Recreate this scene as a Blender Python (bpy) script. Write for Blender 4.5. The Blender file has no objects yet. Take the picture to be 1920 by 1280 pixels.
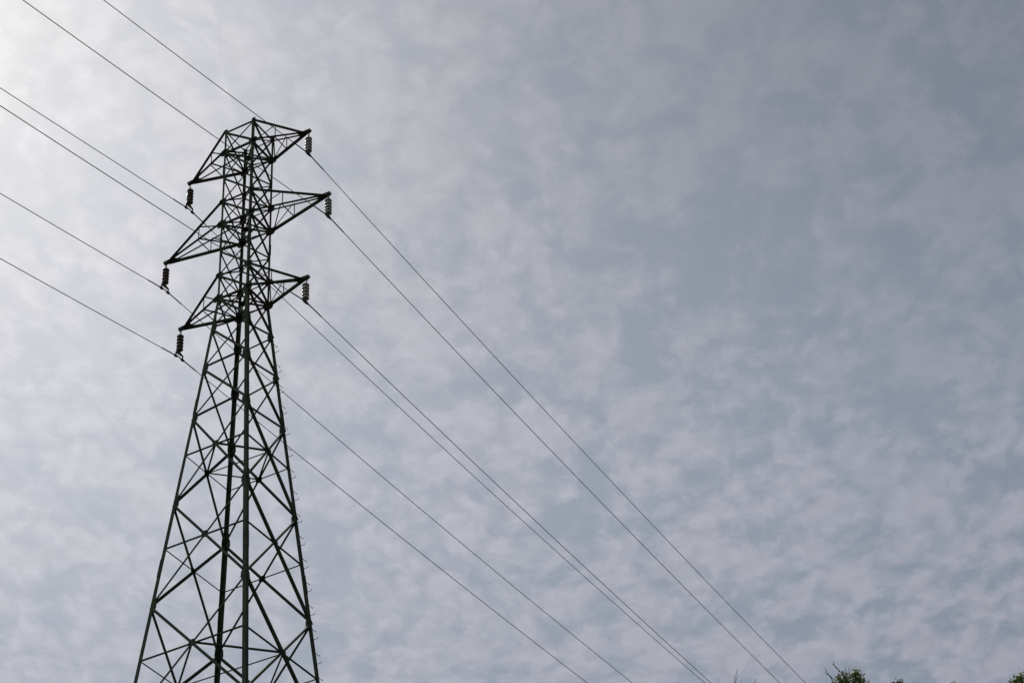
import bpy, math, random
from mathutils import Vector, Matrix
R_ = math.radians
sc = bpy.context.scene
col = sc.collection

# ------------------------------------------------------------------ camera
PITCH, ROLL, FPX = 0.6656644320178731, -0.06004168800880369, 4100.0
cam_d = bpy.data.cameras.new("camera")
cam = bpy.data.objects.new("camera", cam_d)
col.objects.link(cam)
sc.camera = cam
cam_d.sensor_width = 36.0
cam_d.lens = FPX * 36.0 / 1920.0
cam_d.clip_start = 0.1
cam_d.clip_end = 20000
EYE = Vector((0, 0, 1.6))
_c, _s = math.cos(ROLL), math.sin(ROLL)
R0 = Vector((1, 0, 0)); F0 = Vector((0, math.cos(PITCH), math.sin(PITCH))); U0 = Vector((0, -math.sin(PITCH), math.cos(PITCH)))
CR = _c * R0 + _s * U0; CU = -_s * R0 + _c * U0
cam.matrix_world = Matrix(((CR.x, CU.x, -F0.x, EYE.x), (CR.y, CU.y, -F0.y, EYE.y), (CR.z, CU.z, -F0.z, EYE.z), (0, 0, 0, 1)))


def ray(px, py):
    """direction in which the photograph's pixel (1920 wide) looks"""
    return ((px - 960) * CR - (py - 640) * CU + FPX * F0).normalized()


# ------------------------------------------------------------------ sky, sun
SUN = ray(-210, 40)
SUN_EL = math.asin(SUN.z); SUN_AZ = math.atan2(SUN.x, SUN.y)
world = bpy.data.worlds.new("World")
sc.world = world
world.use_nodes = True
nt = world.node_tree
nt.nodes.clear()


class N:
    """tiny helper to write shader maths as calls"""
    def __init__(self, tree): self.t = tree
    def new(self, kind, **kw):
        n = self.t.nodes.new(kind)
        for k, v in kw.items(): setattr(n, k, v)
        return n
    def put(self, sock, v):
        if isinstance(v, bpy.types.NodeSocket): self.t.links.new(v, sock)
        else: sock.default_value = v
    def m(self, op, a, b=0.0, c=0.0, clamp=False):
        n = self.new('ShaderNodeMath', operation=op, use_clamp=clamp)
        self.put(n.inputs[0], a); self.put(n.inputs[1], b); self.put(n.inputs[2], c)
        return n.outputs[0]
    def v(self, op, a, b=(0, 0, 0)):
        n = self.new('ShaderNodeVectorMath', operation=op)
        self.put(n.inputs[0], a); self.put(n.inputs[1], b)
        return n.outputs['Value'] if op in ('DOT_PRODUCT', 'LENGTH') else n.outputs['Vector']
    def scale(self, a, s):
        n = self.new('ShaderNodeVectorMath', operation='SCALE')
        self.put(n.inputs[0], a); self.put(n.inputs['Scale'], s)
        return n.outputs['Vector']
    def noise(self, vec, scale, detail=4, rough=.5, dist=0.0, dims='3D', out='Fac', lac=2.0):
        n = self.new('ShaderNodeTexNoise', noise_dimensions=dims)
        self.put(n.inputs['Vector'], vec)
        n.inputs['Scale'].default_value = scale; n.inputs['Detail'].default_value = detail
        n.inputs['Roughness'].default_value = rough; n.inputs['Distortion'].default_value = dist
        n.inputs['Lacunarity'].default_value = lac
        return n.outputs[out]
    def smooth(self, x, lo, hi, a=0.0, b=1.0):
        n = self.new('ShaderNodeMapRange', interpolation_type='SMOOTHSTEP')
        self.put(n.inputs['Value'], x)
        for k, v in (('From Min', lo), ('From Max', hi), ('To Min', a), ('To Max', b)): self.put(n.inputs[k], v)
        return n.outputs['Result']
    def mix(self, f, a, b, blend='MIX'):
        n = self.new('ShaderNodeMix', data_type='RGBA', blend_type=blend)
        self.put(n.inputs['Factor'], f); self.put(n.inputs[6], a); self.put(n.inputs[7], b)
        return n.outputs[2]


w = N(nt)
WS = 0.1                                    # Background strength
sky = w.new('ShaderNodeTexSky', sky_type='NISHITA', sun_disc=False)
sky.sun_elevation = SUN_EL; sky.sun_rotation = SUN_AZ
sky.altitude = 100; sky.air_density = 1.0; sky.dust_density = 1.5; sky.ozone_density = 1.0
D = w.v('NORMALIZE', w.new('ShaderNodeTexCoord').outputs['Generated'])
sep = w.new('ShaderNodeSeparateXYZ'); nt.links.new(D, sep.inputs[0])
dz = w.m('MAXIMUM', sep.outputs[2], 0.05)
cmb = w.new('ShaderNodeCombineXYZ')
nt.links.new(w.m('DIVIDE', sep.outputs[0], dz), cmb.inputs[0]); nt.links.new(w.m('DIVIDE', sep.outputs[1], dz), cmb.inputs[1])
P = w.v('MULTIPLY', w.v('ADD', cmb.outputs[0], (13.42, 4.66, 0)), (1.0, 0.74, 1))   # the cloud layer seen as a flat sheet overhead
warp = w.scale(w.v('SUBTRACT', w.noise(P, 11, 3, .5, out='Color'), (.5, .5, .5)), 0.042)
warp2 = w.scale(w.v('SUBTRACT', w.noise(P, 55, 4, .6, out='Color'), (.5, .5, .5)), 0.014)
Q = w.v('ADD', w.v('ADD', P, warp), warp2)
big = w.noise(Q, 6.0, 2, .5)
mid = w.noise(w.v('ADD', Q, (5, 2, 0)), 22.0, 5, .57)
fine = w.noise(w.v('ADD', Q, (1, 9, 0)), 68.0, 5, .62)


def cells(scale, off):
    n = w.new('ShaderNodeTexVoronoi', voronoi_dimensions='2D', feature='SMOOTH_F1')
    nt.links.new(w.v('ADD', Q, off), n.inputs['Vector']); n.inputs['Scale'].default_value = scale; n.inputs['Smoothness'].default_value = .55
    return w.m('SUBTRACT', .85, n.outputs['Distance'])          # high in the middle of each cloudlet


c1 = cells(23, (0, 0, 0)); c2 = cells(52, (4, 4, 0))
dens = w.m('ADD', w.m('MULTIPLY', w.m('SUBTRACT', big, .5), .62), w.m('MULTIPLY', w.m('SUBTRACT', mid, .5), .95))
dens = w.m('ADD', dens, w.m('MULTIPLY', w.m('SUBTRACT', fine, .5), .62))
dens = w.m('ADD', dens, w.m('ADD', w.m('MULTIPLY', w.m('SUBTRACT', c1, .42), .50), w.m('MULTIPLY', w.m('SUBTRACT', c2, .42), .20)))
# the layer thins out away from the sun, to the upper right
cover = w.smooth(w.m('ADD', w.v('DOT_PRODUCT', D, tuple(ray(1850, 60))), w.m('MULTIPLY', w.m('SUBTRACT', big, .5), .05)), .968, .999)
thin = w.smooth(w.v('DOT_PRODUCT', D, tuple(ray(1390, 520))), .9945, .9995)      # the sheet is thinnest right of the middle
puff = w.smooth(w.m('SUBTRACT', dens, w.m('ADD', w.m('MULTIPLY', cover, .04), w.m('MULTIPLY', thin, .09))), -.33, .22)
puff = w.m('MULTIPLY', puff, w.m('SUBTRACT', 1.0, w.m('MULTIPLY', cover, .50)))
# light scattered forward through thin cloud: strong towards the sun, falling off with the angle from it
cs = w.v('DOT_PRODUCT', D, tuple(SUN))
ang = w.m('ARCCOSINE', w.m('MINIMUM', cs, 0.99999))
g1 = w.m('MULTIPLY', w.m('EXPONENT', w.m('MULTIPLY', w.m('MULTIPLY', ang, ang), -1 / 0.034)), 0.245)
g2 = w.m('MULTIPLY', w.m('EXPONENT', w.m('MULTIPLY', ang, -1 / 0.36)), 0.50)
low = w.smooth(sep.outputs[2], .74, .54, 0.0, 0.105)           # paler towards the horizon
back_fill = w.smooth(w.v('DOT_PRODUCT', D, tuple(Vector((-.86, -.42, .30)).normalized())), 0.2, 1.0, 0.0, 0.50)                     # unseen glow added left of and behind the viewer, lightens the tower's near-left faces
lum = w.m('ADD', w.m('ADD', w.m('ADD', g1, g2), w.m('ADD', low, back_fill)), 0.132)
near = w.m('EXPONENT', w.m('MULTIPLY', ang, -1 / 0.27))
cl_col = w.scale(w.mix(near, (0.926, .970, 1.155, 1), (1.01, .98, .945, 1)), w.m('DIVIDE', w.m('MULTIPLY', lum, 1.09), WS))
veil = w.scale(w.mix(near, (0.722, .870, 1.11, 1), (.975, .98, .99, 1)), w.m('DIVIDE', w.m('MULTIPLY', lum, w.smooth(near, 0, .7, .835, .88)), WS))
gap = w.mix(.10, veil, sky.outputs[0])                         # clear sky seen through a thin veil
lit = w.m('ADD', w.m('MULTIPLY', w.m('SUBTRACT', fine, .5), .22), w.m('MULTIPLY', w.m('SUBTRACT', c2, .42), .10))
cl_col = w.scale(cl_col, w.m('ADD', 1.0, lit))
skycol = w.mix(puff, gap, cl_col)
bg = w.new('ShaderNodeBackground'); bg.inputs['Strength'].default_value = WS
nt.links.new(skycol, bg.inputs['Color'])
out = w.new('ShaderNodeOutputWorld'); nt.links.new(bg.outputs[0], out.inputs['Surface'])

sun_d = bpy.data.lights.new("sun", 'SUN'); sun_d.energy = 1.3; sun_d.angle = R_(3.0); sun_d.color = (1.0, .95, .87)
sun = bpy.data.objects.new("sun", sun_d); col.objects.link(sun)
sun.rotation_euler = (-SUN).to_track_quat('-Z', 'Y').to_euler()

sc.view_settings.view_transform = 'Standard'; sc.view_settings.look = 'None'
sc.view_settings.exposure = 0.0; sc.view_settings.gamma = 1.0


# ------------------------------------------------------------------ materials
def mat(name, base, rough=.6, metal=0.0, spec=.5, var=None, vscale=3.0, bump=0.0, bscale=40.0):
    m = bpy.data.materials.new(name); m.use_nodes = True
    t = N(m.node_tree); b = m.node_tree.nodes['Principled BSDF']
    b.inputs['Roughness'].default_value = rough; b.inputs['Metallic'].default_value = metal
    b.inputs['Specular IOR Level'].default_value = spec
    co = t.new('ShaderNodeTexCoord').outputs['Object']
    if var:
        f = t.smooth(t.noise(co, vscale, 6, .62), .38, .64)
        m.node_tree.links.new(t.mix(f, (*base, 1), (*var, 1)), b.inputs['Base Color'])
    else:
        b.inputs['Base Color'].default_value = (*base, 1)
    if bump:
        bn = t.new('ShaderNodeBump'); bn.inputs['Strength'].default_value = bump; bn.inputs['Distance'].default_value = .01
        t.put(bn.inputs['Height'], t.noise(co, bscale, 4, .6)); m.node_tree.links.new(bn.outputs[0], b.inputs['Normal'])
    return m


M_STEEL = mat("green_painted_steel", (.060, .067, .036), .75, 0, .10, (.036, .042, .024), 2.6, .25, 30)
M_BOLT = mat("bolt_steel", (.06, .065, .05), .5, .2, .4, (.045, .045, .035), 9)
M_HARD = mat("galvanised_fittings", (.050, .050, .048), .55, .2, .3, (.035, .033, .03), 12)
M_PORC = mat("brown_glazed_porcelain", (.105, .062, .044), .15, 0, .7, (.13, .078, .056), 8)
M_GLASS = mat("pale_grey_brown_insulator", (.34, .29, .25), .16, 0, .7, (.25, .21, .18), 8)
M_GLASS.node_tree.nodes['Principled BSDF'].inputs['Transmission Weight'].default_value = .30
M_CAP = mat("insulator_cap_metal", (.16, .155, .145), .55, .4, .4, (.1, .095, .09), 20)
M_WIRE = mat("weathered_conductor", (.055, .056, .058), .6, .3, .3, (.04, .041, .042), 2)
M_CONC = mat("footing_concrete", (.34, .33, .30), .9, 0, .2, (.26, .25, .23), 5, .4, 25)
M_BARK = mat("tree_bark", (.075, .058, .045), .9, 0, .1, (.045, .036, .030), 12, .6, 30)
M_TWIG = mat("dead_twig", (.10, .092, .085), .9, 0, .1, (.07, .063, .058), 12)
M_GROUND = mat("hill_grass", (.050, .070, .026), .95, 0, .1, (.085, .082, .040), .35, .8, 3)


def leaf_mat():
    m = bpy.data.materials.new("leaf"); m.use_nodes = True
    t = N(m.node_tree); nodes = m.node_tree.nodes; nodes.clear()
    geo = t.new('ShaderNodeNewGeometry').outputs['Random Per Island']
    c1 = t.mix(geo, (.050, .080, .020, 1), (.17, .20, .05, 1))
    pb = t.new('ShaderNodeBsdfPrincipled'); t.put(pb.inputs['Base Color'], c1)
    pb.inputs['Roughness'].default_value = .6; pb.inputs['Specular IOR Level'].default_value = .2
    tr = t.new('ShaderNodeBsdfTranslucent'); t.put(tr.inputs['Color'], t.mix(.5, c1, (.32, .38, .08, 1)))
    mx = t.new('ShaderNodeMixShader'); mx.inputs[0].default_value = .55
    m.node_tree.links.new(pb.outputs[0], mx.inputs[1]); m.node_tree.links.new(tr.outputs[0], mx.inputs[2])
    o = t.new('ShaderNodeOutputMaterial'); m.node_tree.links.new(mx.outputs[0], o.inputs['Surface'])
    return m


M_LEAF = leaf_mat()


# ------------------------------------------------------------------ mesh helpers
class MB:
    """collects shapes in world space; build() links them as ONE mesh object"""
    def __init__(self): self.v = []; self.f = []; self.sm = []
    def add(self, vs, fs, smooth=False):
        n = len(self.v); self.v += [Vector(p) for p in vs]
        self.f += [tuple(i + n for i in q) for q in fs]; self.sm += [smooth] * len(fs)
    def prism(self, prof, p0, p1, e1, e2):
        """extrude the closed 2-D profile (in axes e1, e2) from p0 to p1"""
        k = len(prof)
        vs = [p0 + e1 * a + e2 * b for a, b in prof] + [p1 + e1 * a + e2 * b for a, b in prof]
        fs = [(i, (i + 1) % k, (i + 1) % k + k, i + k) for i in range(k)]
        fs += [tuple(range(k))[::-1], tuple(range(k, 2 * k))]
        self.add(vs, fs)
    def angle(self, p0, p1, n1, n2, a, b=None, t=.008):
        """steel L section: heel on the line p0-p1, one flange along n1 (width a), one along n2 (width b)"""
        b = b or a
        p0 = Vector(p0); p1 = Vector(p1); ax = (p1 - p0).normalized()
        e1 = (n1 - ax * n1.dot(ax)).normalized(); e2 = (n2 - ax * n2.dot(ax)); e2 = (e2 - e1 * e2.dot(e1)).normalized()
        self.prism([(0, 0), (a, 0), (a, t), (t, t), (t, b), (0, b)], p0, p1, e1, e2)
    def plate(self, c, e1, e2, pts, t=.010):
        """flat plate: outline pts in axes e1, e2 round c, thickness t along e1 x e2"""
        n = e1.cross(e2).normalized()
        self.prism(pts, Vector(c) - n * t / 2, Vector(c) + n * t / 2, e1, e2)
    def tube(self, pts, rad, seg=8, cap=True):
        pts = [Vector(p) for p in pts]; k = len(pts)
        rs = rad if isinstance(rad, (list, tuple)) else [rad] * k
        up = Vector((0, 0, 1)) if abs((pts[-1] - pts[0]).normalized().z) < .95 else Vector((1, 0, 0))
        vs = []
        for i, p in enumerate(pts):
            ax = (pts[min(i + 1, k - 1)] - pts[max(i - 1, 0)]).normalized()
            e1 = ax.cross(up).normalized(); e2 = e1.cross(ax)
            for j in range(seg):
                q = 2 * math.pi * j / seg
                vs.append(p + (e1 * math.cos(q) + e2 * math.sin(q)) * rs[i])
        fs = [(i * seg + j, i * seg + (j + 1) % seg, (i + 1) * seg + (j + 1) % seg, (i + 1) * seg + j) for i in range(k - 1) for j in range(seg)]
        self.add(vs, fs, True)
        if cap: self.add(vs[:seg] + vs[-seg:], [tuple(range(seg)), tuple(range(seg, 2 * seg))])
    def lathe(self, c, prof, seg=24):
        """rings (radius, height) turned about the vertical through c"""
        vs = []
        for r, h in prof:
            for j in range(seg):
                q = 2 * math.pi * j / seg
                vs.append(c + Vector((r * math.cos(q), r * math.sin(q), h)))
        k = len(prof)
        fs = [(i * seg + j, i * seg + (j + 1) % seg, (i + 1) * seg + (j + 1) % seg, (i + 1) * seg + j) for i in range(k - 1) for j in range(seg)]
        self.add(vs, fs, True)
    def bolt(self, p, n, r=.016, h=.018):
        n = n.normalized(); a = n.orthogonal().normalized(); b = n.cross(a)
        self.prism([(r * math.cos(k * math.pi / 3), r * math.sin(k * math.pi / 3)) for k in range(6)], p, p + n * h, a, b)
    def build(self, name, material, parent=None):
        org = world_loc(parent) if parent else Vector((0, 0, 0))
        me = bpy.data.meshes.new(name)
        me.from_pydata([p - org for p in self.v], [], self.f)
        me.polygons.foreach_set('use_smooth', self.sm)
        me.materials.append(material); me.validate(); me.update()
        o = bpy.data.objects.new(name, me); col.objects.link(o)
        if parent: o.parent = parent
        return o


LOC = {}


def world_loc(o):
    v = Vector((0, 0, 0))
    while o: v += o.location; o = o.parent
    return v


def tag(o, label=None, cat=None, group=None, kind=None):
    for k, v in (('label', label), ('category', cat), ('group', group), ('kind', kind)):
        if v: o[k] = v
    return o


def empty(name, loc):
    o = bpy.data.objects.new(name, None); o.location = loc; o.empty_display_size = .5; col.objects.link(o); return o


def octo(rx, ry, c=.35):
    a, b = rx * (1 - c), ry * (1 - c)
    return [(rx, -b), (rx, b), (a, ry), (-a, ry), (-rx, b), (-rx, -b), (-a, -ry), (a, -ry)]


# ------------------------------------------------------------------ the ground: a hillside rising away from the viewer
S = 0.813                                       # model units to metres
TO = Vector((-11.665148712230934 * S, 73.98045997598078 * S, 0))
YAW = -0.4724394676663773
U = Vector((math.cos(YAW), math.sin(YAW), 0)); V = Vector((math.sin(YAW), -math.cos(YAW), 0))   # along the arms; towards the viewer
UP = Vector((0, 0, 1))


def ground_z(x, y):
    t = max(0.0, min(1.0, (y - 8) / 54.0)); h = 23.5 * t * t * (3 - 2 * t)
    if y > 62: h += 4.0 * (1 - math.exp(-(y - 62) / 60.0))
    far = max(0.0, (abs(x) - 60) / 200.0); h *= 1 / (1 + far * far)
    h *= 1 / (1 + max(0.0, (y - 200) / 300.0) ** 2)
    h += .35 * math.sin(x * .21 + 1.3) * math.sin(y * .17) * min(1, max(0, y - 6) / 12)
    return h


def make_ground():
    xs = sorted(set([-9000, -3000, -1000, -500, -300, -200, -140] + list(range(-100, 101, 3)) + [140, 200, 300, 500, 1000, 3000, 9000]))
    ys = sorted(set([-9000, -3000, -800, -200, -80, -40, -20] + list(range(-10, 131, 3)) + [150, 180, 220, 280, 400, 600, 1000, 3000, 9000]))
    m = MB(); nx = len(xs)
    m.add([(x, y, ground_z(x, y)) for y in ys for x in xs],
          [(j * nx + i, j * nx + i + 1, (j + 1) * nx + i + 1, (j + 1) * nx + i) for j in range(len(ys) - 1) for i in range(nx - 1)], True)
    tag(m.build('ground', M_GROUND), kind='structure')


make_ground()

# ------------------------------------------------------------------ the lattice tower
ZL = [71.18771, 69.89929, 68.29323, 66.85810, 65.51383, 63.88815, 62.50840, 61.18998, 59.47335, 57.24811, 54.54958, 52.37604,
      50.16046, 47.73502, 45.27957, 42.63942, 39.80, 36.9, 33.7]
EZ = 1.6
Z = [z * S + EZ for z in ZL]
ZK = 61.14410 * S + EZ
K_U, K_V, K_2 = 0.08846320, 0.08815063, 0.00565437
H_U, H_V = 0.8 * S, 0.8203549 * S
BASE_Z = 23.4
LEGS = {'N': (1, 1), 'R': (1, -1), 'L': (-1, 1), 'F': (-1, -1)}
FACES = [('L', 'N'), ('N', 'R'), ('F', 'R'), ('L', 'F')]        # first letter: the end that shows further left
FNORM = {('L', 'N'): V, ('N', 'R'): U, ('F', 'R'): -V, ('L', 'F'): -U}


def half(z):
    a = max(0, ZK - z); b = max(0, Z[10] - z)
    return H_U + K_U * a + K_2 * b, H_V + K_V * a + K_2 * b


def corner(leg, z):
    su, sv = LEGS[leg]; hu, hv = half(z)
    return TO + U * (su * hu) + V * (sv * hv) + UP * z


tower = empty('transmission_tower', (TO.x, TO.y, BASE_Z))
tag(tower, 'tall dark green steel lattice transmission tower with six arms against the cloudy sky', 'pylon')


def leg_size(z): return .084 if z > ZK else (.122 if z > Z[12] else .140)


leg_obj = {}
for L_, (su, sv) in LEGS.items():
    m = MB()
    a, b = -su * U, -sv * V
    cuts = [(Z[0] + .03, ZK, .084), (ZK, Z[12] + .4, .122), (Z[12] + .4, BASE_Z - .6, .140)]
    for z1, z0, sz in cuts:
        zz = [z1] + ([Z[10]] if z0 < Z[10] < z1 else []) + [z0]
        for q in range(len(zz) - 1):
            m.angle(corner(L_, zz[q + 1]), corner(L_, zz[q]), a, b, sz, t=.010 if sz < .1 else .012)
    leg_obj[L_] = m.build('leg', M_STEEL, tower)
    # concrete footing the leg stands in
    m = MB(); c = corner(L_, BASE_Z); g = ground_z(c.x, c.y)
    m.prism(octo(.42, .42, .3), Vector((c.x, c.y, g - 1.0)), Vector((c.x, c.y, max(BASE_Z + .1, g + .25))), U, V)
    m.build('footing', M_CONC, tower)

# gusset plates, splices and climbing bolts are parts of the legs
ARM_LEVELS = {0, 1, 3, 4, 6, 7}


def gusset(leg, face, i, rx, rz, shift=0.0, dz=0.0, inside=True):
    """plate on the inner side of the leg flange that lies in that face"""
    su, sv = LEGS[leg]
    n = FNORM[face]; along = (face[1] if face[0] == leg else face[0])
    c0 = corner(leg, Z[i]); e = (corner(along, Z[i]) - c0).normalized()
    ax = (corner(leg, Z[i] - 1) - c0).normalized()
    nn = e.cross(ax).normalized()
    if nn.dot(n) < 0: nn = -nn
    m = MB()
    c = c0 + e * shift - nn * .019 - ax * dz
    e2 = (ax - e * ax.dot(e)).normalized()
    m.plate(c, e, e2, octo(rx, rz), .009)
    for k in range(5):
        q = random.Random(hash((leg, i, k)) % 9999)
        p = c + e * (-.3 * rx if k < 3 else .35 * rx) + ax * (rz * (.55 * (k - 1) if k < 3 else .4 * (2 * k - 7))) + nn * .003
        m.bolt(p, nn)
    m.build('gusset_plate', M_STEEL, leg_obj[leg])


for i in range(17):
    for f in FACES:
        for leg in f:
            if i in ARM_LEVELS:
                if f in (('L', 'N'), ('F', 'R')):      # the plates that take the arm chords
                    r = {0: .085, 1: .185, 3: .155, 4: .195, 6: .155, 7: .195}[i]
                    gusset(leg, f, i, r, r * .85, shift=.02, dz=.05 if i == 0 else -.01)
                else:
                    r = {0: .075, 1: .145, 3: .12, 4: .15, 6: .12, 7: .16}[i]
                    gusset(leg, f, i, r, r * .95, shift=.07, dz=.05 if i == 0 else 0)
            elif i in (2, 5):
                gusset(leg, f, i, .075, .10, shift=.065)
            elif i in (8, 9, 10, 12, 14, 16):
                gusset(leg, f, i, .115, .17, shift=.105)

for L_, (su, sv) in LEGS.items():
    for zc in (55.15 * S + EZ, 47.05 * S + EZ, 64.4 * S + EZ):
        m = MB(); a, b = -su * U, -sv * V; ln = .34 if zc < 50 else .26
        p0, p1 = corner(L_, zc - ln), corner(L_, zc + ln)
        o = (su * U + sv * V) * .011
        sz = leg_size(zc) + .004
        m.angle(p0 + o, p1 + o, a, b, sz, t=.009)
        for k in range(8):
            p = p0.lerp(p1, (k + .5) / 8)
            off = .45 if k % 2 else .75
            m.bolt(p + o + a * sz * off, -b, .014, .020)
            m.bolt(p + o + b * sz * off, -a, .014, .020)
        m.build('splice_plate', M_STEEL, leg_obj[L_])

# climbing bolts up the right-hand leg, turned up at the tip, alternating between its two flanges
zst = BASE_Z + 2.5; k = 0
while zst < 59.3 * S + EZ:
    c = corner('R', zst)
    dirn = (U if k % 2 else -V)
    root = c + (V * .05 if k % 2 else -U * .025)
    p1 = root + dirn * (.165 if k % 2 else .24)
    m = MB()
    m.tube([root - dirn * .02, p1, p1 + dirn * .018 + UP * .012, p1 + dirn * .022 + UP * .045],  .0098, 6)
    m.bolt(root, dirn, .02, .02)
    m.build('step_bolt', M_STEEL, leg_obj['R'])
    zst += .44; k += 1


def on_face(face, z0, l0, z1, l1, ins0=.05, ins1=.05):
    """end points of a bar on a face, held a little in from the leg's corner"""
    a = corner(l0, z0); b = corner(l1, z1)
    o0 = face[1] if face[0] == l0 else face[0]; o1 = face[1] if face[0] == l1 else face[0]
    return a + (corner(o0, z0) - a).normalized() * ins0, b + (corner(o1, z1) - b).normalized() * ins1


def face_bar(face, p0, p1, size, heel_low=True, outside=True, t=.007, lift=0.0):
    """L bar lying on a tower face: one flange flat on the face, the other standing inwards"""
    n = FNORM[face]
    ax = (p1 - p0).normalized()
    fn = (corner(face[1], Z[7]) - corner(face[0], Z[7])).cross(corner(face[0], Z[16]) - corner(face[0], Z[7])).normalized()
    if fn.dot(n) < 0: fn = -fn
    side = fn.cross(ax).normalized()
    if side.z < 0: side = -side
    if abs(ax.z) > .999: side = fn.cross(ax).normalized()
    n1 = side if heel_low else -side
    n2 = -fn
    off = fn * (t + .003 + lift) if outside else fn * (-.0155 - lift)
    heel = -n1 * size * .5
    m = MB()
    m.angle(p0 + off + heel, p1 + off + heel, n1, n2, size, t=t)
    return m


def extend(p0, p1, e0, e1):
    d = (p1 - p0).normalized(); return p0 - d * e0, p1 + d * e1


cage = [(0, 1), (1, 2), (2, 3), (3, 4), (4, 5), (5, 6), (6, 7)]
for i, j in cage:
    for f in FACES:
        a, b = f
        big = (i, j) in ((0, 1), (3, 4), (6, 7))
        p0, p1 = on_face(f, Z[i] - (.05 if big else .03), a, Z[j] + .05, b, .03, .03)
        face_bar(f, p0, p1, .068 if big else .060, True, True).build('lattice_bar', M_STEEL, tower)
        p0, p1 = on_face(f, Z[i] - (.05 if big else .03), b, Z[j] + .05, a, .03, .03)
        face_bar(f, p0, p1, .047, False, False).build('lattice_bar', M_STEEL, tower)

low_panels = [(7, 8), (8, 9), (9, 10), (10, 12), (12, 14), (14, 16)]
X_PLATE = {}
for i, j in low_panels:
    for f in FACES:
        a, b = f
        s1 = {7: .074, 8: .075, 9: .080, 10: .090, 12: .094, 14: .097}[i]
        s2 = {7: .055, 8: .056, 9: .058, 10: .065, 12: .068, 14: .071}[i]
        p0, p1 = on_face(f, Z[i] - .06, a, Z[j] + .06, b, .03, .03)
        e1 = .12 if f == ('N', 'R') and i >= 7 else .02
        p0, p1 = extend(p0, p1, .02, e1)
        face_bar(f, p0, p1, s1, True, True, t=.008).build('diagonal_brace', M_STEEL, tower)
        q0, q1 = on_face(f, Z[i] - .06, b, Z[j] + .06, a, .03, .03)
        face_bar(f, q0, q1, s2 if f in (('L', 'N'), ('N', 'R')) else s2 * 1.25, f not in (('L', 'N'), ('N', 'R')), False, t=.007).build('diagonal_brace', M_STEEL, tower)
        if i >= 10:
            # where the two diagonals cross
            hi = (corner(b, Z[i]) - corner(a, Z[i])).length; lo = (corner(b, Z[j]) - corner(a, Z[j])).length
            t = hi / (hi + lo)
            c = p0.lerp(p1, t); X_PLATE[(i, f)] = c
            n = FNORM[f]; e = (corner(b, Z[i]) - corner(a, Z[i])).normalized()
            m = MB(); m.plate(c - n * .013, e, n.cross(e), octo(.125, .125, .4), .009)
            for k in range(4):
                m.bolt(c + e * (.07 * (-1) ** k) + UP * (.06 * (-1) ** (k // 2)), n)
            m.build('crossing_plate', M_STEEL, tower)
            # redundant struts from the crossing out to both legs
            for leg in f:
                oth = a if leg == b else b
                r0 = corner(leg, c.z); r0 = r0 + (corner(oth, c.z) - r0).normalized() * .02
                face_bar(f, r0, c, .045, True, False, t=.005, lift=.010).build('redundant_strut', M_STEEL, tower)


def inner_bar(p0, p1, size, t=.006):
    """L bar lying level inside the tower"""
    m = MB(); ax = (p1 - p0).normalized(); sd = UP.cross(ax).normalized()
    m.angle(p0 - sd * size * .5, p1 - sd * size * .5, sd, UP, size, t=t)
    return m


# level frames at the arms (struts round the four faces, and a cross with a plate in the middle)
for i in sorted(ARM_LEVELS):
    for f in FACES:
        p0, p1 = on_face(f, Z[i], f[0], Z[i], f[1], .02, .02)
        face_bar(f, p0, p1, .070 if i in (1, 4, 7) else .050, True, False, lift=.008).build('horizontal_strut', M_STEEL, tower)
for i in (1, 4, 7):
    for a, b, dzz in (('L', 'R', .0), ('F', 'N', .012)):
        inner_bar(corner(a, Z[i] - .07 - dzz), corner(b, Z[i] - .07 - dzz), .055).build('plan_brace', M_STEEL, tower)
    m = MB(); m.plate(TO + UP * (Z[i] - .085), U, V, octo(.13, .13, .4), .010); m.build('centre_plate', M_STEEL, tower)
# level frames through the crossings of the first and third large panels
for i in (10, 14):
    for a, b in ((('L', 'N'), ('N', 'R')), (('N', 'R'), ('F', 'R')), (('F', 'R'), ('L', 'F')), (('L', 'F'), ('L', 'N')), (('N', 'R'), ('L', 'F'))):
        dd = .02 if (a, b) == (('N', 'R'), ('L', 'F')) else 0
        inner_bar(X_PLATE[(i, a)] - FNORM[a] * .03 - UP * dd, X_PLATE[(i, b)] - FNORM[b] * .03 - UP * dd, .045 if dd else .055).build('plan_brace', M_STEEL, tower)

# panels below the picture's edge, down to the footings
m = MB()
for (za, zb) in ((Z[16], Z[18]), (Z[18], BASE_Z + .3)):
    for f in FACES:
        for a, b, hl in ((f[0], f[1], True), (f[1], f[0], False)):
            p0, p1 = on_face(f, za - .06, a, zb, b, .03, .03)
            q = face_bar(f, p0, p1, .09 if hl else .07, hl, hl)
            m.add(q.v, q.f)
m.build('base_bracing', M_STEEL, tower)

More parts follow.
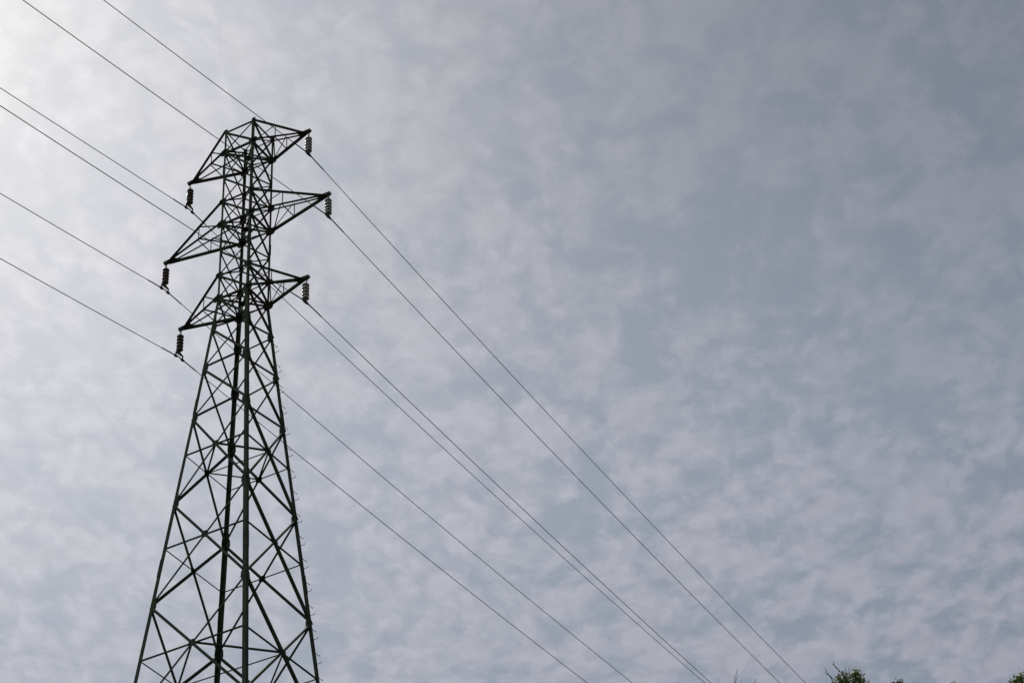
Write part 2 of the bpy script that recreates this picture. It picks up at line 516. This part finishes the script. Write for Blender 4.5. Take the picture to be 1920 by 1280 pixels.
# ------------------------------------------------------------------ six crossarms
ARM = [(0, 1, 3.3590918, 69.8244696), (3, 4, 4.4552982, 65.4310200), (6, 7, 3.3831381, 61.1007219)]
TIP = {}
for k, (it, ib, reach, za) in enumerate(ARM):
    for side in (1, -1):
        near, farl = ('N', 'R') if side == 1 else ('L', 'F')
        D_ = U * side
        tz = za * S + EZ
        tip = TO + D_ * (reach * S) + UP * tz
        TIP[(k, side)] = tip
        cv = tip - D_ * .30                       # where the four chords come together
        vs = {near: V, farl: -V}
        chord = {}
        ends = {}
        for leg, sg in ((near, 1), (farl, -1)):
            for lev, nm in ((it, 't'), (ib, 'b')):
                p0 = corner(leg, Z[lev]) - V * (sg * .012)
                p1 = cv + V * (sg * .05) + UP * (.042 if nm == 't' else -.03)
                ends[leg + nm] = (p0, p1)
        arm = MB()
        # tip box: two plates standing side by side and a hanger lug below
        for sg in (1, -1):
            arm.plate(tip - D_ * .16 + V * (sg * .045) + UP * .01, D_, UP, [(-.32, -.070), (.20, -.045), (.24, .0), (.20, .060), (-.05, .070), (-.32, .085)], .010)
        arm.plate(tip - D_ * .12 - UP * .052, D_, V, [(-.25, -.06), (.17, -.05), (.17, .05), (-.25, .06)], .010)
        arm.plate(tip - D_ * .03 - UP * .085, D_, UP, octo(.04, .05), .016)
        for q in range(4):
            for sg in (1, -1): arm.bolt(tip + D_ * (-.36 + .11 * q) + V * (sg * .05) + UP * (.03 * (-1) ** q), V * sg, .015, .018)
        a_o = arm.build('crossarm', M_STEEL, tower)
        for nm, (p0, p1) in ends.items():
            c = MB(); leg, tb = nm[0], nm[1]
            sg = 1 if leg == near else -1
            inw = V * sg          # level flange turned outwards
            size = .088 if tb == 'b' else .068
            vert = UP if tb == 'b' else -UP
            q1 = p1 + (p1 - p0).normalized() * (.16 if tb == 'b' else .06)
            c.angle(p0, q1, vert, inw, size, t=.008)
            c.build('chord', M_STEEL, a_o)
        at = lambda nm, t: ends[nm][0].lerp(ends[nm][1], t)
        fr = .45

        def lace(p, q, n, size=.038):
            b = MB(); ax = (q - p).normalized(); sd = n.cross(ax).normalized()
            b.angle(p - sd * size / 2, q - sd * size / 2, sd, -n, size, t=.005)
            b.build('lacing_bar', M_STEEL, a_o)
        for leg, sg in ((near, 1), (farl, -1)):
            o = V * (sg * .004)
            lace(at(leg + 't', fr) + o, at(leg + 'b', fr) + o, V * sg, .040)
            lace(at(leg + 't', fr - .02) + o * .2 - V * (sg * .012), at(leg + 'b', .04) - V * (sg * .012), V * sg, .036)
        lace(at(near + 'b', fr) - UP * .004, at(farl + 'b', fr) - UP * .004, -UP, .046)
        lace(at(farl + 'b', .06) + UP * .012, at(near + 'b', fr - .03) + UP * .012, -UP, .042)
        lace(at(near + 'b', .07) + UP * .022, at(farl + 't', fr - .03) + UP * .0, -UP, .030) if False else None

# ------------------------------------------------------------------ conductors and the insulator strings they hang from
CL = {'UR': (3.321424, 68.423771), 'MR': (4.409265, 64.131334), 'LR': (3.277068, 59.777216), 'UL': (-3.270122, 68.174994), 'ML': (-4.396176, 63.841666), 'LL': (-3.350182, 59.526569)}
ANG_N, B_N = -2.043030188967, 0.5033917509e-3
A_N = {'UR': -0.2350873, 'MR': -0.2440829, 'LR': -0.2409221, 'UL': -0.2455540, 'ML': -0.2412762, 'LL': -0.2385603}
ANG_F, B_F = 1.095278053397, 0.4868496955e-3
A_F = {'UR': -0.0408754, 'MR': -0.0317820, 'LR': -0.0058505, 'UL': -0.0037773, 'ML': 0.0167239, 'LL': 0.0298084}
DN = Vector((math.cos(ANG_N), math.sin(ANG_N), 0)); DF = Vector((math.cos(ANG_F), math.sin(ANG_F), 0))


def wire_pt(key, s):
    """s metres from the clamp: negative towards the viewer, positive away"""
    a, zc = CL[key]
    p = TO + U * (a * S) + UP * (zc * S + EZ)
    t = abs(s) / S
    if s < 0: return p + DN * abs(s) + UP * ((A_N[key] * t + B_N * t * t) * S)
    return p + DF * s + UP * ((A_F[key] * t + B_F * t * t) * S)


W_R = .0136
WIRE_LABEL = {
    'UR': 'thin conductor hung from the tower\'s uppermost right-hand arm, highest of the wires on the right',
    'MR': 'thin conductor hung from the tower\'s longest right-hand arm, the middle one of three',
    'LR': 'thin conductor hung from the lowest right-hand arm of the tower',
    'UL': 'thin conductor hung under the uppermost left-hand arm of the tower',
    'ML': 'thin conductor hung under the longest left-hand arm of the tower',
    'LL': 'thin conductor hung under the lowest left-hand arm, lowest of all the wires'}
for key in CL:
    root = empty('power_line', wire_pt(key, 0))
    tag(root, WIRE_LABEL[key], 'power line', 'conductors strung on the tower')
    ss = [-210 + i * 2.5 for i in range(80)] + [-10 + i * .5 for i in range(41)] + [12.5 + i * 2.5 for i in range(100)]
    m = MB(); m.tube([wire_pt(key, s) for s in ss], W_R, 8); m.build('conductor', M_WIRE, root)
    m = MB(); m.tube([wire_pt(key, -1.05 + .1 * i) for i in range(22)], [.0165] + [.022] * 20 + [.0165], 10)
    m.build('armour_rod', M_WIRE, root)

STR_LABEL = {
    'UR': 'string of five brown discs hanging from the tower\'s uppermost right-hand arm',
    'MR': 'string of five brown discs hanging from the longest right-hand arm, the middle one',
    'LR': 'string of five brown discs hanging from the tower\'s lowest right-hand arm',
    'UL': 'dark five-disc string with two clamps hanging from the uppermost left-hand arm',
    'ML': 'dark five-disc string with two clamps hanging from the longest left-hand arm',
    'LL': 'dark five-disc string with two clamps hanging from the lowest left-hand arm'}
PITCH_D = .146
LINE_N = (wire_pt('UR', -.5) - wire_pt('UR', 0)).normalized(); LINE_F = (wire_pt('UR', .5) - wire_pt('UR', 0)).normalized()
for key in CL:
    right = key[1] == 'R'
    kk = 'UML'.index(key[0]); side = 1 if right else -1
    wp = wire_pt(key, 0)
    tip = TIP[(kk, side)] - U * side * .03 - UP * .12
    bot = wp + UP * (.10 if right else .30)       # ball of the lowest disc
    top = bot + UP * (5 * PITCH_D)
    # let the string lean the little that joins lug and clamp
    root = empty('insulator_string', top)
    tag(root, STR_LABEL[key], 'insulator', 'insulator strings under the arms')
    m = MB()
    # two shackles and a ball link between lug and first cap
    ln = (tip - top)
    for q0, q1, ax in ((0.0, .52, U), (.42, 1.0, V)):
        pa, pb = top + ln * q0, top + ln * (q1 + .06)
        m.tube([pa + ax * .010, pa + ax * .026 + ln * .08, pb - ln * .1 + ax * .026, pb], .0095, 6)
        m.tube([pa - ax * .010, pa - ax * .026 + ln * .08, pb - ln * .1 - ax * .026, pb], .0095, 6)
    m.tube([tip - V * .045 + UP * .01, tip + V * .045 + UP * .01], .012, 6)
    m.tube([top + ln * .47 - U * .04, top + ln * .47 + U * .04], .011, 6)
    m.build('shackle', M_HARD, root)
    for d in range(5):
        z0 = top - UP * (PITCH_D * d)
        m = MB()
        m.lathe(z0, [(.030, -.044), (.062, -.045), (.092, -.053), (.113, -.066), (.123, -.082), (.127, -.104), (.1265, -.114), (.119, -.115),
                     (.110, -.092), (.100, -.098), (.092, -.097), (.084, -.084), (.074, -.096), (.066, -.095), (.056, -.082), (.044, -.090), (.018, -.092)], 32)
        disc = m.build('disc', M_GLASS if right else M_PORC, root)
        m = MB()
        m.lathe(z0, [(.0, .006), (.022, .005), (.034, -.006), (.038, -.024), (.044, -.046), (.047, -.055), (.034, -.058)], 20)
        m.lathe(z0, [(.011, -.085), (.011, -.150), (.0, -.151)], 10)
        m.build('cap', M_CAP, disc)
    m = MB()
    if right:
        # boat-shaped clamp right under the string
        m.tube([bot + UP * .02, bot - UP * .045, wp + UP * .02], [.012, .020, .026], 8)
        m.tube([wp + LINE_N * .21 - UP * .005, wp + LINE_N * .15 - UP * .012, wp + LINE_N * .06 - UP * .022, wp - UP * .024, wp + LINE_F * .06 - UP * .022, wp + LINE_F * .15 - UP * .012, wp + LINE_F * .21 - UP * .005],
               [.024, .036, .048, .056, .048, .036, .024], 10)
        for q in (-.07, .07):
            m.tube([wp + (LINE_F if q > 0 else LINE_N) * abs(q) + U * .03 - UP * .05, wp + (LINE_F if q > 0 else LINE_N) * abs(q) + U * .03 + UP * .05], .008, 6)
        m.build('clamp', M_HARD, root)
    else:
        # yoke plate carrying two clamps
        half_l = .20
        ya, yb = wire_pt(key, -half_l), wire_pt(key, half_l)
        m.tube([bot + UP * .02, bot - UP * .05], .016, 8)
        yk = bot - UP * .10
        e = (yb - ya).normalized()
        m.prism([(-.035, .05), (.035, .05), (half_l + .02, -.045), (half_l + .02, -.085), (half_l - .03, -.095), (-half_l + .03, -.095), (-half_l - .02, -.085), (-half_l - .02, -.045)],
                yk - U * .014, yk + U * .014, e, (UP - e * UP.dot(e)).normalized())
        for y_, dd in ((ya, -1), (yb, 1)):
            top_y = yk + e * (half_l * dd) - UP * .065
            m.tube([top_y + UP * .03, y_ + UP * .01], .025, 8)
            dl = LINE_F if dd > 0 else LINE_F
            m.tube([y_ - e * .11, y_ - e * .05 - UP * .012, y_ - UP * .016, y_ + e * .05 - UP * .012, y_ + e * .11], [.026, .042, .050, .042, .026], 10)
            for q in (-.05, .05):
                m.tube([y_ + e * q + U * .028 - UP * .055, y_ + e * q + U * .028 + UP * .04], .008, 6)
                m.tube([y_ + e * q - U * .028 - UP * .055, y_ + e * q - U * .028 + UP * .04], .008, 6)
        m.build('clamp', M_HARD, root)

# ------------------------------------------------------------------ trees whose tops show over the lower edge
def leaf_cluster(m, rng, c, rad, n, size=.055):
    for _ in range(n):
        d = Vector((rng.gauss(0, 1), rng.gauss(0, 1), rng.gauss(0, .9)))
        d = d.normalized() * (rad * rng.random() ** .45)
        p = c + d
        ax = Vector((rng.gauss(0, 1), rng.gauss(0, 1), rng.gauss(-.35, .7))).normalized()
        sd = ax.orthogonal().normalized(); sd.rotate(Matrix.Rotation(rng.random() * 6.28, 3, ax))
        nn = ax.cross(sd)
        l = size * rng.uniform(.6, 1.35); wd = l * rng.uniform(.26, .42)
        m.add([p, p + ax * l * .35 + sd * wd + nn * l * .07, p + ax * l * .75 + sd * wd * .75 + nn * l * .03, p + ax * l - nn * l * .08,
               p + ax * l * .75 - sd * wd * .75 + nn * l * .03, p + ax * l * .35 - sd * wd + nn * l * .07, p + ax * l * .5],
              [(0, 1, 6), (1, 2, 6), (2, 3, 6), (3, 4, 6), (4, 5, 6), (5, 0, 6)], True)


def limb(m, rng, p0, p1, r0, r1, wob=.06, n=7):
    ln = (p1 - p0).length; pts = []
    for i in range(n):
        t = i / (n - 1)
        k = wob * ln * math.sin(math.pi * t)
        pts.append(p0.lerp(p1, t) + Vector((rng.gauss(0, 1), rng.gauss(0, 1), rng.gauss(0, .6))) * k * .35)
    m.tube(pts, [r0 + (r1 - r0) * i / (n - 1) for i in range(n)], 6)
    return pts


def pix(px, py, dist):
    r = ray(px, py); return EYE + r * dist


def broadleaf(name, seed, top_px, dist, label, tops, twigs, crown_r, crown_h):
    """tops: leaf clumps at the crown's top (pixel x, y, depth offset, radius, leaves); twigs: bare shoots standing out of it"""
    rng = random.Random(seed)
    apex = pix(top_px[0], top_px[1], dist)
    gx, gy = apex.x, apex.y + .3
    gz = ground_z(gx, gy)
    base = Vector((gx, gy, gz - .15))
    root = empty(name, base)
    tag(root, label, 'tree', 'trees at the lower edge')
    tk = MB()
    lim = (apex.z - EYE.z) / math.hypot(apex.x, apex.y) - .012

    def under(p):                                # the crown's own shoulder line
        z = EYE.z + lim * math.hypot(p.x, p.y) - .30
        return Vector((p.x, p.y, min(p.z, z)))
    ctr = Vector((gx, gy, apex.z - crown_h * .55))
    limb(tk, rng, base, ctr, .17, .09, .03, 9)
    br = MB(); lf = MB()
    for k in range(26):
        a = k * 2.399 + rng.uniform(-.3, .3)
        el = rng.uniform(-.7, 1.0)
        e = Vector((math.cos(a) * math.cos(el) * crown_r, math.sin(a) * math.cos(el) * crown_r, math.sin(el) * crown_h * .30)) * rng.uniform(.6, 1.0)
        st = base.lerp(ctr, rng.uniform(.55, 1.0))
        pts = limb(br, rng, st, under(ctr + e), .05, .012, .06)
        for q in (3, 5, 6):
            leaf_cluster(lf, rng, under(pts[q] + Vector((rng.gauss(0, .15), rng.gauss(0, .15), rng.gauss(0, .1)))), rng.uniform(.2, .34), 70)
            side = under(pts[q] + Vector((rng.gauss(0, .5), rng.gauss(0, .5), rng.gauss(.1, .3))))
            limb(br, rng, pts[q], side, .014, .004, .1, 5)
            leaf_cluster(lf, rng, side, rng.uniform(.15, .32), 45)
    for (px, py, dd, rad, n) in tops:
        c = pix(px, py, dist + dd)
        pts = limb(br, rng, ctr + UP * .2 + (c - ctr) * .15, c, .035, .008, .08, 8)
        leaf_cluster(lf, rng, c, rad * 1.06, int(n * .85), .046)
        for _ in range(3):
            limb(br, rng, pts[-2], c + Vector((rng.gauss(0, rad * .6), rng.gauss(0, rad * .6), abs(rng.gauss(0, rad * .6)))), .006, .002, .1, 4)
    for line in twigs:
        pts = [pix(x, y, dist + .2) for x, y in line]
        k = len(pts)
        br.tube(pts, [.011 - .0085 * i / (k - 1) for i in range(k)], 5)
    tk.build('trunk', M_BARK, root); br.build('branches', M_BARK, root); lf.build('crown', M_LEAF, root)


broadleaf('broadleaf_tree', 3, (1602, 1254), 48.0, 'leafy tree top with bare twigs poking out of its upper left side',
          [(1604, 1262, .0, .13, 120), (1609, 1270, .1, .15, 140), (1600, 1276, .1, .20, 170), (1612, 1279, .0, .14, 110), (1577, 1274, -.1, .12, 90),
           (1574, 1283, -.1, .16, 120), (1583, 1281, .2, .18, 150), (1580, 1263, .0, .075, 22), (1571, 1264, .0, .06, 16), (1588, 1268, .0, .06, 14),
           (1590, 1290, .0, .30, 260), (1612, 1294, .2, .30, 260), (1580, 1299, .2, .28, 220)],
          [[(1594, 1288), (1582, 1266), (1572, 1254), (1564, 1246), (1559, 1243)], [(1572, 1254), (1567, 1251), (1563, 1247)],
           [(1564, 1247), (1563, 1242), (1563, 1239)],
           [(1564, 1281), (1557, 1268), (1550, 1259), (1547, 1252), (1544, 1249)], [(1553, 1264), (1549, 1262), (1546, 1259)],
           [(1568, 1275), (1560, 1270), (1556, 1265)], [(1593, 1266), (1592, 1257), (1590, 1249)], [(1588, 1264), (1586, 1257), (1585, 1252)],
           [(1608, 1262), (1615, 1270), (1619, 1279), (1621, 1286)], [(1630, 1284), (1629, 1276), (1629, 1272)]], 1.9, 3.4)
broadleaf('broadleaf_tree', 8, (1684, 1273), 50.0, 'tree of which only a few topmost leaves rise above the bottom edge',
          [(1688, 1277, .0, .065, 28), (1679, 1279, .0, .06, 20), (1684, 1283, .0, .12, 60), (1690, 1286, .0, .12, 70), (1675, 1290, .1, .16, 90)], [[(1690, 1284), (1689, 1276), (1687, 1272)]], 1.5, 3.0)
broadleaf('broadleaf_tree', 14, (1912, 1265), 47.0, 'leafy tree top at the lower right corner, half cut off by the frame',
          [(1913, 1268, .0, .09, 50), (1903, 1275, .0, .09, 50), (1916, 1275, .0, .14, 110), (1898, 1281, .0, .10, 60), (1910, 1283, .1, .20, 160), (1926, 1268, .1, .16, 120), (1930, 1282, .1, .26, 200)],
          [[(1917, 1280), (1915, 1268), (1913, 1262)], [(1900, 1284), (1894, 1277), (1891, 1274)]], 1.9, 3.4)


def bare_tree():
    rng = random.Random(5)
    dist = 62.0
    apex = pix(1384, 1253, dist)
    gx, gy = apex.x, apex.y + .2; gz = ground_z(gx, gy)
    base = Vector((gx, gy, gz - .15))
    root = empty('bare_tree', base)
    tag(root, 'leafless tree whose thin grey twigs just rise above the bottom edge', 'tree', 'trees at the lower edge')
    tk = MB(); ctr = Vector((gx + .1, gy, apex.z - 2.2)); limb(tk, rng, base, ctr, .11, .05, .04, 9)
    tk.build('trunk', M_BARK, root)
    br = MB()
    lines = [[(1377, 1300), (1378, 1280), (1379, 1266), (1381, 1259), (1382, 1255)], [(1378, 1284), (1382, 1268), (1382, 1256), (1383, 1251)],
             [(1377, 1290), (1377, 1274), (1378, 1268)], [(1389, 1300), (1390, 1280), (1390, 1272)], [(1392, 1296), (1391, 1281), (1390, 1276)],
             [(1405, 1296), (1412, 1281), (1417, 1274), (1421, 1270)], [(1411, 1290), (1415, 1280), (1418, 1275)], [(1398, 1300), (1404, 1290), (1406, 1283)]]
    for ln in lines:
        pts = [pix(x, y, dist + rng.uniform(-.2, .2) * 0) for x, y in ln]
        limb(br, rng, ctr, pts[0], .024, .010, .06, 6)
        br.tube(pts, [.0072 - .0047 * i / (len(pts) - 1) for i in range(len(pts))], 5)
    for k in range(22):
        a = k * 2.4; e = ctr + Vector((math.cos(a) * rng.uniform(.4, 1.2), math.sin(a) * rng.uniform(.4, 1.2), rng.uniform(.0, 1.2)))
        pts = limb(br, rng, ctr - UP * rng.uniform(0, .8), e, .022, .006, .1)
        for q in (3, 5): limb(br, rng, pts[q], pts[q] + Vector((rng.gauss(0, .3), rng.gauss(0, .3), rng.uniform(0, .35))), .008, .003, .1, 4)
    br.build('branches', M_TWIG, root)


bare_tree()
